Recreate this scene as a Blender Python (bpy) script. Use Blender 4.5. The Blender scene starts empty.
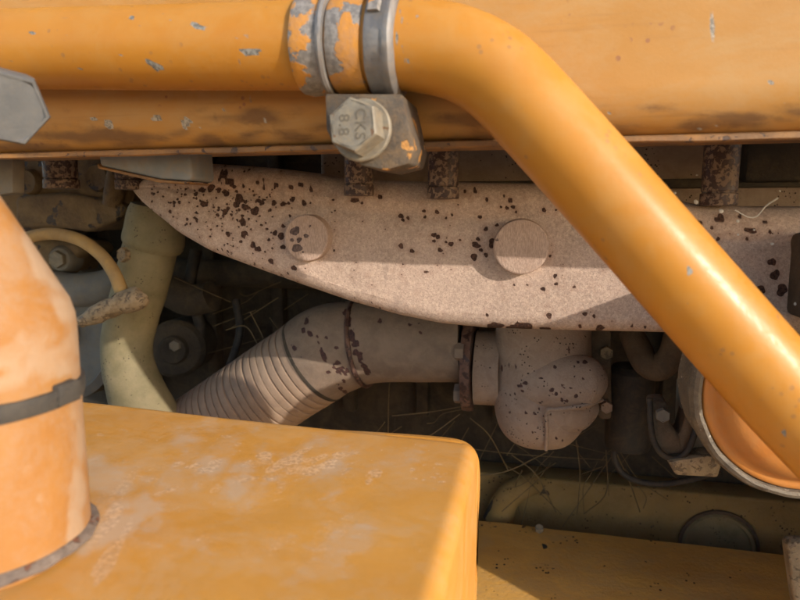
import bpy, bmesh, math, random
import numpy as np
from mathutils import Vector, Matrix, noise

random.seed(7)
scene = bpy.context.scene
COL = scene.collection

# ---------------------------------------------------------------- camera
# Lengths in this script are millimetres in engine axes: X along the machine,
# Y into the engine bay, Z up, origin at the camera; built objects are metres.
YAW, PITCH, FPX = math.radians(13.0), math.radians(8.0), 604.0
CAM_H = 1.25
cam_data = bpy.data.cameras.new('camera')
cam = bpy.data.objects.new('camera', cam_data)
COL.objects.link(cam)
cam.location = (0, 0, CAM_H)
cam.rotation_euler = (math.radians(90) - PITCH, 0, YAW)
cam_data.sensor_width = 36.0
cam_data.lens = 36.0 * FPX / 800.0
cam_data.clip_start = 0.005
cam_data.clip_end = 200.0
cam_data.dof.use_dof = True
cam_data.dof.focus_distance = 0.44
cam_data.dof.aperture_fstop = 10.0
scene.camera = cam
ca, sa, cp, sp = math.cos(YAW), math.sin(YAW), math.cos(PITCH), math.sin(PITCH)
RIGHT = Vector((ca, sa, 0))
FWD = Vector((-sa * cp, ca * cp, -sp))
UP = Vector((-sa * sp, ca * sp, cp))

# ---------------------------------------------------------------- light
travel = Vector((-1.68, 1.0, -0.72)).normalized()
to_sun = -travel
world = bpy.data.worlds.new('World')
scene.world = world
world.use_nodes = True
wn = world.node_tree
sky = wn.nodes.new('ShaderNodeTexSky')
sky.sky_type = 'NISHITA'
sky.sun_disc = False
sky.sun_elevation = math.asin(to_sun.z)
sky.sun_rotation = math.atan2(to_sun.x, to_sun.y)
sky.air_density = 1.0
sky.dust_density = 1.0
wn.links.new(sky.outputs[0], wn.nodes['Background'].inputs[0])
wn.nodes['Background'].inputs[1].default_value = 0.15
sun_data = bpy.data.lights.new('sun', 'SUN')
sun_data.energy = 2.25
sun_data.angle = math.radians(0.6)
sun_data.color = (1.0, 0.94, 0.86)
sun = bpy.data.objects.new('sun', sun_data)
COL.objects.link(sun)
sun.rotation_euler = to_sun.to_track_quat('Z', 'Y').to_euler()
sun.location = (1.0, -1.0, 2.5)
scene.view_settings.view_transform = 'Standard'
scene.view_settings.look = 'None'
scene.view_settings.gamma = 1.0
scene.view_settings.exposure = 0.94
scene.view_settings.use_curve_mapping = False
scene.cycles.use_denoising = True
scene.cycles.max_bounces = 5
scene.cycles.use_adaptive_sampling = True
scene.cycles.adaptive_threshold = 0.03

# ---------------------------------------------------------------- helpers
def ray(px, py):
    return FWD + RIGHT * ((px - 400.0) / FPX) + UP * ((300.0 - py) / FPX)

def pt(px, py, Y):
    """The point (mm) at depth Y in the engine bay that the photo shows at px, py."""
    r = ray(px, py)
    return r * (Y / r.y)

def ptz(px, py, z):
    r = ray(px, py)
    return r * (z / r.z)

def mm(px, Y, py=300):
    """Size in mm of one photo pixel at column px and depth Y."""
    r = ray(px, py)
    return (Y / r.y) / FPX

def project(co):
    d = co @ np.array(FWD)
    return (400 + FPX * (co @ np.array(RIGHT)) / d, 300 - FPX * (co @ np.array(UP)) / d, d)

OFF = Vector((0, 0, CAM_H * 1000))
LOC = {}

def thing(name, label, cat, base, group=None):
    o = bpy.data.objects.new(name, None)
    o.empty_display_size = 0.01
    COL.objects.link(o)
    loc = (Vector(base) + OFF) * 0.001
    o.location = loc
    LOC[o] = loc
    o['label'] = label
    o['category'] = cat
    if group: o['group'] = group
    return o

def root_of(o):
    while o.parent: o = o.parent
    return o

def build(name, vf, material, parent=None, label=None, cat=None, group=None, kind=None, smooth=38, attr=None):
    verts, faces = vf
    v = np.array([tuple(p) for p in verts], dtype=np.float64) if not isinstance(verts, np.ndarray) else verts
    if parent is not None:
        loc = LOC[root_of(parent)]
    else:
        lo, hi = v.min(0), v.max(0)
        loc = (Vector(((lo[0] + hi[0]) / 2, (lo[1] + hi[1]) / 2, lo[2])) + OFF) * 0.001
    w = (v + np.array(OFF)) * 0.001 - np.array(loc)
    me = bpy.data.meshes.new(name)
    me.from_pydata(w.tolist(), [], faces if isinstance(faces, list) else faces.tolist())
    me.update()
    if attr:
        for k, a in attr.items():
            at = me.attributes.new(k, 'FLOAT', 'POINT')
            at.data.foreach_set('value', np.asarray(a, dtype=np.float32))
    me.polygons.foreach_set('use_smooth', [True] * len(me.polygons))
    if smooth: me.set_sharp_from_angle(angle=math.radians(smooth))
    me.materials.append(material)
    o = bpy.data.objects.new(name, me)
    COL.objects.link(o)
    if parent is not None:
        o.parent = parent
    else:
        o.location = loc
        LOC[o] = loc
    if label: o['label'] = label
    if cat: o['category'] = cat
    if group: o['group'] = group
    if kind: o['kind'] = kind
    return o

def merge(*parts):
    V, F = [], []
    for v, f in parts:
        n = len(V)
        V += [tuple(p) for p in v]
        F += [tuple(i + n for i in q) for q in f]
    return V, F

def spline(pts, n):
    """Catmull-Rom through rows of numbers."""
    P = np.array([list(p) for p in pts], float)
    P = np.vstack([2 * P[0] - P[1], P, 2 * P[-1] - P[-2]])
    out = []
    m = len(P) - 3
    for i in range(m):
        p0, p1, p2, p3 = P[i:i + 4]
        for k in range(n):
            t = k / n
            out.append(0.5 * ((2 * p1) + (-p0 + p2) * t + (2 * p0 - 5 * p1 + 4 * p2 - p3) * t * t + (-p0 + 3 * p1 - 3 * p2 + p3) * t ** 3))
    out.append(P[-2])
    return np.array(out)

def tube(pts, radii, segs=24, caps=True, squash=None):
    P = [Vector(p) for p in pts]
    n = len(P)
    if not hasattr(radii, '__len__'): radii = [radii] * n
    T = [(P[min(i + 1, n - 1)] - P[max(i - 1, 0)]).normalized() for i in range(n)]
    up = Vector((0, 0, 1)) if abs(T[0].z) < 0.9 else Vector((1, 0, 0))
    N = (up - T[0] * up.dot(T[0])).normalized()
    V, F = [], []
    for i in range(n):
        N = (N - T[i] * N.dot(T[i])).normalized()
        B = T[i].cross(N)
        for k in range(segs):
            a = 2 * math.pi * k / segs
            V.append(P[i] + (N * math.cos(a) + B * math.sin(a)) * radii[i])
    for i in range(n - 1):
        for k in range(segs):
            a, b = i * segs + k, i * segs + (k + 1) % segs
            F.append((a, b, b + segs, a + segs))
    if caps:
        F.append(tuple(reversed(range(segs))))
        F.append(tuple(range((n - 1) * segs, n * segs)))
    return V, F

def ptube(nodes, n=8, segs=24, caps=True):
    """Tube through (px, py, Y, radius in photo pixels)."""
    rows = []
    for px, py, Y, r in nodes:
        p = pt(px, py, Y)
        rows.append((p.x, p.y, p.z, r * mm(px, Y, py)))
    S = spline(rows, n)
    return tube(S[:, :3], list(S[:, 3]), segs, caps)

def lathe(profile, origin, axis, segs=48, arc=None, ref=None, caps=True):
    """profile: (radius, height along axis)."""
    axis = Vector(axis).normalized()
    ref = Vector(ref) if ref else (Vector((0, 0, 1)) if abs(axis.z) < 0.9 else Vector((1, 0, 0)))
    N = (ref - axis * ref.dot(axis)).normalized()
    B = axis.cross(N)
    o = Vector(origin)
    V, F = [], []
    full = arc is None
    a0, a1 = (0, 2 * math.pi) if full else arc
    cnt = segs if full else segs + 1
    for r, h in profile:
        for k in range(cnt):
            a = a0 + (a1 - a0) * k / segs
            V.append(o + axis * h + (N * math.cos(a) + B * math.sin(a)) * max(r, 0.001))
    for i in range(len(profile) - 1):
        for k in range(segs):
            a, b = i * cnt + k, i * cnt + (k + 1) % cnt
            F.append((a, b, b + cnt, a + cnt))
    if full and caps:
        F.append(tuple(reversed(range(segs))))
        F.append(tuple(range((len(profile) - 1) * cnt, len(profile) * cnt)))
    else:
        n = len(profile)
        if full: return V, F
        F.append(tuple(i * cnt for i in range(n)))
        F.append(tuple(i * cnt + segs for i in reversed(range(n))))
    return V, F

def bevelled(vf, w, segs=3, ang=25):
    bm = bmesh.new()
    vs = [bm.verts.new(p) for p in vf[0]]
    for f in vf[1]:
        try: bm.faces.new([vs[i] for i in f])
        except ValueError: pass
    bmesh.ops.recalc_face_normals(bm, faces=bm.faces[:])
    ed = [e for e in bm.edges if len(e.link_faces) == 2 and e.calc_face_angle(0) > math.radians(ang)]
    bmesh.ops.bevel(bm, geom=ed, offset=w, segments=segs, profile=0.5, affect='EDGES', clamp_overlap=True)
    bm.verts.index_update()
    V = [v.co.copy() for v in bm.verts]
    F = [tuple(v.index for v in f.verts) for f in bm.faces]
    bm.free()
    return V, F

def box(lo, hi, bev=0, segs=2):
    x0, y0, z0 = lo; x1, y1, z1 = hi
    V = [(x0, y0, z0), (x1, y0, z0), (x1, y1, z0), (x0, y1, z0), (x0, y0, z1), (x1, y0, z1), (x1, y1, z1), (x0, y1, z1)]
    F = [(3, 2, 1, 0), (4, 5, 6, 7), (0, 1, 5, 4), (1, 2, 6, 5), (2, 3, 7, 6), (3, 0, 4, 7)]
    return bevelled((V, F), bev, segs) if bev else (V, F)

def prism(front, depth, bev=0, segs=2):
    """front: 3D outline, extruded by the vector depth."""
    n = len(front)
    d = Vector(depth)
    V = [Vector(p) for p in front] + [Vector(p) + d for p in front]
    F = [tuple(range(n)), tuple(reversed(range(n, 2 * n)))]
    F += [((i + 1) % n, i, n + i, n + (i + 1) % n) for i in range(n)]
    return bevelled((V, F), bev, segs) if bev else (V, F)

def pprism(pix, Y, depth, bev=0, segs=2):
    return prism([pt(x, y, Y) for x, y in pix], (0, depth, 0), bev, segs)

def hexhead(origin, axis, af, h, ref=(0, 0, 1), dish=True, rot=0.0):
    """Bolt head: hexagon across-flats af, chamfered front at height h."""
    axis = Vector(axis).normalized()
    ref = Vector(ref)
    N = (ref - axis * ref.dot(axis)).normalized()
    B = axis.cross(N)
    o = Vector(origin)
    R = af / math.sqrt(3)
    def ring(r, hh, seg=24, hexa=True):
        out = []
        for k in range(seg):
            a = 2 * math.pi * k / seg
            rr = r
            if hexa:
                m_ = ((a + math.pi / 6) % (math.pi / 3)) - math.pi / 6
                rr = (r * math.cos(math.pi / 6)) / math.cos(math.pi / 6 - abs(m_)) if False else r * math.cos(math.pi / 6) / math.cos(((a) % (math.pi / 3)) - math.pi / 6)
            out.append(o + axis * hh + (N * math.cos(a + rot) + B * math.sin(a + rot)) * rr)
        return out
    rings = [ring(R, 0), ring(R, h * 0.86), ring(R * 0.975, h * 0.95), ring(R * 0.93, h), ring(R * 0.86, h), ring(R * 0.80, h - (0.35 if dish else 0), hexa=False)]
    V = [p for r in rings for p in r]
    F = []
    for i in range(len(rings) - 1):
        for k in range(24):
            a, b = i * 24 + k, i * 24 + (k + 1) % 24
            F.append((a, b, b + 24, a + 24))
    F.append(tuple(reversed(range(24))))
    F.append(tuple(range((len(rings) - 1) * 24, len(rings) * 24)))
    return V, F

def dent(vf, amp, freq, seed=0.0):
    out = []
    for p in vf[0]:
        p = Vector(p)
        n = noise.noise_vector(p * freq + Vector((seed, seed * 1.7, -seed)))
        out.append(p + n * amp)
    return out, vf[1]

def spots_on(verts, spots, facing=None, soft=0.9, seed=1):
    """Wear marks as a vertex attribute: (px, py, radius px, strength[, stretch, angle])."""
    co = np.array([tuple(p) for p in verts], float) if not isinstance(verts, np.ndarray) else verts
    x, y, d = project(co)
    a = np.zeros(len(co))
    rng = np.random.RandomState(seed)
    for s in spots:
        px, py, r, st = s[:4]
        ex = s[4] if len(s) > 4 else 1.0
        an = math.radians(s[5]) if len(s) > 5 else 0
        m_ = (np.abs(x - px) < r * 2.2 * max(ex, 1)) & (np.abs(y - py) < r * 2.2 * max(ex, 1))
        if facing is not None: m_ &= facing
        if not m_.any(): continue
        dx, dy = x[m_] - px, y[m_] - py
        u = (dx * math.cos(an) + dy * math.sin(an)) / ex
        v = -dx * math.sin(an) + dy * math.cos(an)
        th = np.arctan2(v, u)
        f = rng.uniform(0, 6.28, 3)
        rr = r * (1 + 0.14 * np.sin(2 * th + f[0]) + 0.10 * np.sin(3 * th + f[1]) + 0.05 * np.sin(5 * th + f[2]))
        q = np.clip((rr - np.hypot(u, v)) / soft + 0.5, 0, 1) * st
        a[m_] = np.maximum(a[m_], q)
    return a

# ---------------------------------------------------------------- materials
def srgb(r, g, b):
    f = lambda c: (c / 255 / 12.92) if c <= 10 else ((c / 255 + 0.055) / 1.055) ** 2.4
    return (f(r), f(g), f(b), 1)

class NT:
    def __init__(s, name):
        s.m = bpy.data.materials.new(name)
        s.m.use_nodes = True
        s.t = s.m.node_tree
        s.b = s.t.nodes['Principled BSDF']
        s.co = s.t.nodes.new('ShaderNodeTexCoord').outputs['Object']
    def n(s, typ, **kw):
        nd = s.t.nodes.new(typ)
        for k, v in kw.items(): setattr(nd, k, v)
        return nd
    def link(s, a, b): s.t.links.new(a, b)
    def setin(s, nd, key, v):
        if hasattr(v, 'is_linked') or hasattr(v, 'links'): s.link(v, nd.inputs[key])
        else: nd.inputs[key].default_value = v
    def noise(s, scale, detail=5, rough=0.6, dist=0.0, stretch=None, off=0.0, co=None):
        nd = s.n('ShaderNodeTexNoise')
        nd.inputs['Scale'].default_value = scale
        nd.inputs['Detail'].default_value = detail
        nd.inputs['Roughness'].default_value = rough
        nd.inputs['Distortion'].default_value = dist
        mp = s.n('ShaderNodeMapping')
        s.link(co or s.co, mp.inputs[0])
        mp.inputs['Location'].default_value = (off, off * 0.7, -off)
        if stretch: mp.inputs['Scale'].default_value = stretch
        s.link(mp.outputs[0], nd.inputs['Vector'])
        return nd.outputs[0]
    def voro(s, scale, feature='F1'):
        nd = s.n('ShaderNodeTexVoronoi', feature=feature)
        nd.inputs['Scale'].default_value = scale
        s.link(s.co, nd.inputs['Vector'])
        return nd.outputs['Distance']
    def ramp(s, v, a, b, lo=0.0, hi=1.0):
        nd = s.n('ShaderNodeMapRange')
        nd.interpolation_type = 'SMOOTHSTEP'
        s.setin(nd, 0, v)
        for i, q in ((1, a), (2, b), (3, lo), (4, hi)): nd.inputs[i].default_value = q
        return nd.outputs[0]
    def math(s, op, a, b=0.0):
        nd = s.n('ShaderNodeMath', operation=op)
        s.setin(nd, 0, a); s.setin(nd, 1, b)
        nd.use_clamp = op in ('ADD', 'MULTIPLY', 'MAXIMUM', 'SUBTRACT')
        return nd.outputs[0]
    def mix(s, f, a, b):
        nd = s.n('ShaderNodeMix', data_type='RGBA')
        s.setin(nd, 0, f); s.setin(nd, 6, a); s.setin(nd, 7, b)
        return nd.outputs[2]
    def mixf(s, f, a, b):
        nd = s.n('ShaderNodeMix', data_type='FLOAT')
        s.setin(nd, 0, f); s.setin(nd, 2, a); s.setin(nd, 3, b)
        return nd.outputs[0]
    def attr(s, name):
        nd = s.n('ShaderNodeAttribute', attribute_name=name)
        return nd.outputs['Fac']
    def up(s):
        g = s.n('ShaderNodeNewGeometry')
        sx = s.n('ShaderNodeSeparateXYZ')
        s.link(g.outputs['Normal'], sx.inputs[0])
        return sx.outputs[2]
    def bump(s, h, dist, strength=1.0, prev=None):
        nd = s.n('ShaderNodeBump')
        nd.inputs['Distance'].default_value = dist
        nd.inputs['Strength'].default_value = strength
        s.link(h, nd.inputs['Height'])
        if prev is not None: s.link(prev, nd.inputs['Normal'])
        return nd.outputs[0]
    def out(s, col, rough, nrm=None, metal=0.0, coat=0.0, spec=0.5):
        s.setin(s.b, 'Base Color', col)
        s.setin(s.b, 'Roughness', rough)
        s.setin(s.b, 'Metallic', metal)
        s.b.inputs['Coat Weight'].default_value = coat
        s.b.inputs['Coat Roughness'].default_value = 0.15
        s.b.inputs['Specular IOR Level'].default_value = spec
        if nrm is not None: s.link(nrm, s.b.inputs['Normal'])
        return s.m

def grime(name, a, b, dust=(140, 110, 80), dust_amt=0.4, up_dust=0.3, rough=0.5, chip=None, chip_at=0.7, chip_scale=60,
          scale=25, bump=0.0004, bump_scale=350, coat=0.0, attr=None, attr_col=(90, 85, 80), speck=0.0, speck_col=(45, 28, 18),
          metal=0.0, stretch=None, spec=0.5, off=0.0, streak=0.0, attr_f=900, attr_mix=0.5, attr_max=1.0, attr_dent=0.35, streak_col=(235, 205, 165), attr2=None, attr2_col=(150, 125, 98), attr2_max=0.7, attr2_f=120):
    """Painted, dusty, worn metal: two-tone base, dust, chips down to chip colour, dark specks."""
    t = NT(name)
    big = t.noise(scale, 6, 0.6, 0.3, stretch, off)
    col = t.mix(t.ramp(big, 0.32, 0.68), srgb(*a), srgb(*b))
    d1 = t.noise(scale * 1.8, 6, 0.7, 0.8, stretch, off + 5)
    d2 = t.noise(scale * 14, 5, 0.7, 0, stretch, off + 9)
    dm = t.ramp(t.math('ADD', t.math('MULTIPLY', d1, 0.75), t.math('MULTIPLY', d2, 0.25)), 0.42, 0.64)
    upf = t.ramp(t.up(), 0.1, 1.0, 0, up_dust)
    dust_f = t.math('ADD', t.math('MULTIPLY', dm, dust_amt), t.math('MULTIPLY', t.ramp(d2, 0.2, 0.7), upf))
    col = t.mix(dust_f, col, srgb(*dust))
    r = t.mixf(dust_f, rough, 0.85)
    h = t.noise(bump_scale, 4, 0.65, 0, None, off)
    if streak:
        st = t.noise(scale * 3, 5, 0.6, 0, (0.25, 6, 6), off + 30)
        sm = t.ramp(st, 0.55, 0.72, 0, streak)
        col = t.mix(sm, col, srgb(*streak_col))
    if chip:
        c = t.noise(chip_scale, 7, 0.6, 0.3, None, off + 13)
        cm = t.ramp(c, chip_at, chip_at + 0.025)
        ctone = t.mix(t.ramp(d2, 0.35, 0.7), srgb(*chip), srgb(*[min(255, int(k * 1.35)) for k in chip]))
        col = t.mix(cm, col, ctone)
        r = t.mixf(cm, r, 0.5)
        h = t.math('SUBTRACT', h, t.math('MULTIPLY', cm, 0.5))
    if speck:
        v = t.voro(scale * 11)
        vn = t.noise(scale * 2.2, 3, 0.5, 0, None, off + 21)
        sm = t.math('MULTIPLY', t.ramp(v, 0.30, 0.2), t.ramp(vn, 0.62 - speck * 0.2, 0.68 - speck * 0.2))
        col = t.mix(sm, col, srgb(*speck_col))
    if attr2:
        a2 = t.ramp(t.math('ADD', t.attr(attr2), t.math('MULTIPLY', t.math('SUBTRACT', t.noise(attr2_f, 6, 0.7, 0.4, stretch, off + 40), 0.5), 1.1)), 0.25, 0.85, 0, attr2_max)
        a2 = t.math('MULTIPLY', a2, t.ramp(t.attr(attr2), 0.02, 0.2))
        col = t.mix(a2, col, srgb(*attr2_col))
        r = t.mixf(a2, r, 0.8)
    if attr:
        am = t.attr(attr)
        an = t.ramp(t.math('ADD', am, t.math('MULTIPLY', t.math('SUBTRACT', t.noise(attr_f, 4), 0.5), attr_mix)), 0.3, 0.62, 0, attr_max)
        ac = t.mix(t.ramp(t.noise(500, 4), 0.35, 0.65), srgb(*attr_col), srgb(*[min(255, int(k * 1.5)) for k in attr_col]))
        col = t.mix(an, col, ac)
        r = t.mixf(an, r, 0.75)
        h = t.math('SUBTRACT', h, t.math('MULTIPLY', an, attr_dent))
    return t.out(col, r, t.bump(h, bump), metal, coat, spec)

M = {}
M['pipe'] = grime('glossy_orange_paint', (184, 124, 44), (179, 118, 41), (180, 134, 72), 0.35, 0.12, 0.33, coat=0.0, spec=0.35, bump=0.00005, bump_scale=420, speck=0.25, speck_col=(160, 112, 60), scale=20,
                  attr='chip', attr_col=(98, 95, 88))
M['hood'] = grime('dusty_hood_paint', (183, 131, 63), (173, 121, 50), (178, 140, 90), 0.6, 0.35, 0.55, attr2='dust', attr2_col=(112, 80, 50), attr2_max=0.85, streak=0.2, streak_col=(132, 92, 54), bump=0.00008, bump_scale=500, speck=0.1,
                  speck_col=(150, 100, 60), attr='chip', attr_col=(120, 112, 100), stretch=(0.5, 1, 1), scale=16)
M['hood_edge'] = grime('dirty_hood_edge', (160, 112, 58), (118, 84, 50), (124, 100, 76), 0.5, 0.2, 0.6, chip=(70, 52, 40), chip_at=0.6, chip_scale=120, scale=40)
M['tank'] = grime('scuffed_tank_paint', (203, 143, 62), (194, 134, 55), (193, 153, 105), 0.42, 0.1, 0.45, attr2='dust', attr2_col=(188, 158, 126), attr2_max=0.8, bump=0.0001, bump_scale=450, speck=0.0,
                  speck_col=(170, 120, 80), attr='chip', attr_col=(156, 130, 104), stretch=(1, 1.5, 1), scale=9, attr_f=700, attr_mix=0.8, attr_max=0.42, attr_dent=0.08)
M['neck'] = grime('sun_bleached_neck_paint', (160, 111, 56), (154, 103, 47), (156, 124, 94), 0.6, 0.1, 0.65, bump=0.0003, bump_scale=300, scale=26, attr2='dust', attr2_col=(168, 144, 118), attr2_max=0.65)
M['clamp'] = grime('chipped_clamp_paint', (196, 134, 54), (188, 126, 50), (160, 126, 100), 0.55, 0.1, 0.4, chip=(112, 106, 100), chip_at=0.53, chip_scale=42, bump=0.0004, off=3.0)
M['lettering'] = grime('stamped_lettering', (108, 98, 82), (96, 86, 72), (118, 106, 86), 0.3, 0, 0.7, bump=0.0001)
M['block'] = grime('dusty_clamp_block', (90, 80, 68), (72, 62, 52), (118, 94, 66), 0.6, 0.3, 0.8, bump=0.0006, chip=(150, 106, 54), chip_at=0.6, chip_scale=100, scale=60)
M['zinc'] = grime('dull_zinc', (140, 131, 114), (116, 106, 92), (150, 132, 104), 0.5, 0.3, 0.6, metal=0.2, bump=0.0003, scale=110, chip=(104, 76, 52), chip_at=0.66, chip_scale=200)
M['greysteel'] = grime('worn_grey_steel', (112, 108, 106), (140, 136, 132), (150, 126, 96), 0.3, 0.2, 0.5, metal=0.3, bump=0.0003, chip=(200, 132, 58), chip_at=0.68, chip_scale=90, scale=50)
M['bluegrey'] = grime('grey_primer_steel', (138, 138, 136), (120, 122, 122), (152, 128, 100), 0.35, 0.2, 0.6, metal=0.1, bump=0.0002, scale=40)
M['boltgrey'] = grime('grey_bolt', (98, 97, 96), (84, 84, 84), (110, 102, 92), 0.4, 0.2, 0.5, metal=0.2, bump=0.0002, scale=40)
M['strap'] = grime('dark_rubber_strap', (50, 46, 42), (64, 59, 52), (84, 74, 62), 0.35, 0.2, 0.75, bump=0.0004, scale=60)
M['studs'] = grime('rusted_stud', (140, 116, 96), (112, 90, 74), (144, 122, 102), 0.5, 0.2, 0.85, chip=(56, 36, 28), chip_at=0.48, chip_scale=300, bump=0.0006, scale=60)
M['duct'] = grime('dusty_grey_duct', (133, 113, 95), (116, 98, 82), (144, 124, 104), 0.5, 0.25, 0.85, chip=(54, 34, 28), chip_at=0.69, chip_scale=110, bump=0.0005, scale=40, attr='rust', attr_col=(52, 32, 27))
M['flex'] = grime('flexible_steel', (158, 133, 111), (140, 117, 97), (166, 142, 118), 0.4, 0.2, 0.7, metal=0.1, bump=0.0003, scale=40)
M['cast'] = grime('dusty_casting', attr='rust', attr_col=(54, 34, 29), a=(158, 134, 115), b=(142, 119, 101), dust=(170, 147, 127), dust_amt=0.5, up_dust=0.2, rough=0.9, speck=0.35, bump=0.0008, scale=34, bump_scale=500)
M['rustflange'] = grime('rusty_flange', (110, 82, 68), (84, 58, 46), (120, 92, 76), 0.3, 0.2, 0.9, chip=(50, 30, 24), chip_at=0.5, chip_scale=150, bump=0.0007, scale=60)
M['hose'] = grime('olive_cream_hose', (132, 118, 84), (112, 101, 70), (142, 126, 96), 0.4, 0.2, 0.75, bump=0.0003, scale=36, speck=0.3)
M['tubep'] = grime('dirty_yellow_tube', (176, 138, 78), (150, 118, 72), (160, 134, 96), 0.5, 0.2, 0.7, bump=0.0003, scale=60)
M['fitting'] = grime('flaking_fitting', (150, 128, 98), (126, 106, 78), (164, 142, 112), 0.5, 0.2, 0.7, chip=(92, 76, 56), chip_at=0.55, chip_scale=220, bump=0.0008, scale=60)
M['head'] = grime('oily_engine_casting', (118, 96, 64), (84, 66, 46), (132, 108, 76), 0.5, 0.25, 0.8, chip=(48, 36, 28), chip_at=0.6, chip_scale=50, bump=0.0012, bump_scale=160, scale=22)
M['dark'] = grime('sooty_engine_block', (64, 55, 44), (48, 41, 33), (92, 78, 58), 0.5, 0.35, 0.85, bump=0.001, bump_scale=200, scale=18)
M['rubber'] = grime('dusty_black_rubber', (40, 36, 32), (30, 27, 25), (80, 66, 50), 0.5, 0.3, 0.7, bump=0.0003, scale=40)
M['grey'] = grime('dusty_grey_paint', (118, 112, 102), (104, 98, 90), (128, 112, 90), 0.5, 0.3, 0.7, bump=0.0003, scale=40)
M['rail'] = grime('dirty_rail_paint', (208, 154, 72), (186, 134, 60), (178, 140, 86), 0.6, 0.15, 0.65, speck=0.15, bump=0.0006, bump_scale=250, scale=18, stretch=(0.6, 1.4, 1), chip=(70, 48, 26), chip_at=0.68, chip_scale=60)
M['web'] = grime('dusty_web_paint', (150, 122, 70), (128, 104, 60), (146, 122, 80), 0.6, 0.2, 0.8, speck=0.3, bump=0.0008, scale=24, chip=(58, 44, 28), chip_at=0.66, chip_scale=60)
M['drum'] = grime('orange_drum_paint', (192, 124, 50), (180, 112, 46), (172, 130, 82), 0.3, 0.15, 0.45, bump=0.0002, coat=0.1, scale=30)
M['rim'] = grime('bare_scuffed_rim', (112, 102, 88), (88, 80, 70), (140, 126, 106), 0.5, 0.2, 0.55, metal=0.3, chip=(150, 142, 130), chip_at=0.64, chip_scale=300, bump=0.0008, scale=90)
M['brown'] = grime('rusty_brown_steel', (98, 80, 62), (74, 60, 47), (116, 98, 76), 0.4, 0.3, 0.85, bump=0.0008, scale=40)
M['straw'] = grime('dry_straw', (112, 94, 62), (90, 74, 50), (104, 88, 62), 0.3, 0, 0.8, bump=0.0001)
M['lint'] = grime('pale_lint', (216, 208, 196), (190, 180, 166), (200, 190, 176), 0.3, 0, 0.9, bump=0.0001)
M['weld'] = grime('rusting_weld_bead', (110, 94, 82), (84, 70, 60), (136, 120, 106), 0.45, 0.2, 0.7, chip=(92, 60, 44), chip_at=0.58, chip_scale=60, bump=0.0009, scale=50)
M['ground'] = grime('dry_earth', (152, 136, 116), (136, 122, 104), (160, 146, 126), 0.5, 0.2, 0.95, bump=0.01, bump_scale=20, scale=1.5)

def manifold_material():
    t = NT('heat_bleached_manifold_iron')
    big = t.noise(22, 6, 0.6, 0.4)
    grain = t.noise(430, 3, 0.75)
    grain2 = t.noise(800, 2, 0.8, 0, None, 4)
    col = t.mix(t.ramp(big, 0.35, 0.65), srgb(188, 161, 142), srgb(174, 149, 131))
    col = t.mix(t.ramp(grain, 0.4, 0.68, 0, 0.45), col, srgb(222, 194, 170))
    col = t.mix(t.ramp(grain2, 0.5, 0.70, 0, 0.5), col, srgb(118, 97, 88))
    stain = t.noise(34, 5, 0.65, 0.6, None, 11)
    col = t.mix(t.ramp(stain, 0.6, 0.74, 0, 0.5), col, srgb(126, 108, 100))
    hl = t.attr('halo')
    col = t.mix(t.math('MULTIPLY', hl, t.ramp(t.noise(260, 3), 0.3, 0.7, 0.1, 0.6)), col, srgb(142, 104, 84))
    am = t.attr('rust')
    e = t.math('SUBTRACT', t.noise(1300, 2), 0.5)
    rm = t.ramp(t.math('ADD', am, t.math('MULTIPLY', e, 0.18)), 0.25, 0.65)
    rc = t.mix(t.ramp(t.noise(700, 3), 0.35, 0.68), srgb(54, 36, 29), srgb(92, 64, 50))
    col = t.mix(rm, col, rc)
    h = t.math('SUBTRACT', t.math('ADD', t.math('MULTIPLY', grain, 0.6), t.math('MULTIPLY', grain2, 0.35)), t.math('MULTIPLY', rm, 0.35))
    n1 = t.bump(h, 0.0007)
    return t.out(col, 0.9, n1, 0, 0, 0.3)
M['manifold'] = manifold_material()
def boss_material():
    t = NT('brushed_boss_face')
    lines = t.noise(1500, 3, 0.7, 0.2, (1, 1, 0.2))
    big = t.noise(60, 4)
    col = t.mix(t.ramp(lines, 0.36, 0.62), srgb(160, 134, 117), srgb(190, 162, 142))
    col = t.mix(t.ramp(big, 0.4, 0.7, 0, 0.4), col, srgb(168, 140, 122))
    am = t.attr('rust')
    rm = t.ramp(t.math('ADD', am, t.math('MULTIPLY', t.math('SUBTRACT', t.noise(900, 3), 0.5), 0.4)), 0.25, 0.5)
    col = t.mix(rm, col, t.mix(t.ramp(t.noise(600, 3), 0.35, 0.65), srgb(78, 64, 60), srgb(112, 92, 84)))
    return t.out(col, 0.85, t.bump(t.math('ADD', t.math('MULTIPLY', lines, 0.5), t.math('MULTIPLY', t.noise(500, 3), 0.5)), 0.0006), 0, 0, 0.3)
M['boss'] = boss_material()

# ---------------------------------------------------------------- setting
build('ground', ([(-20000, -20000, -1250), (20000, -20000, -1250), (20000, 20000, -1250), (-20000, 20000, -1250)], [(0, 1, 2, 3)]), M['ground'],
      label='bare dry earth under the machine', kind='structure')

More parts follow.
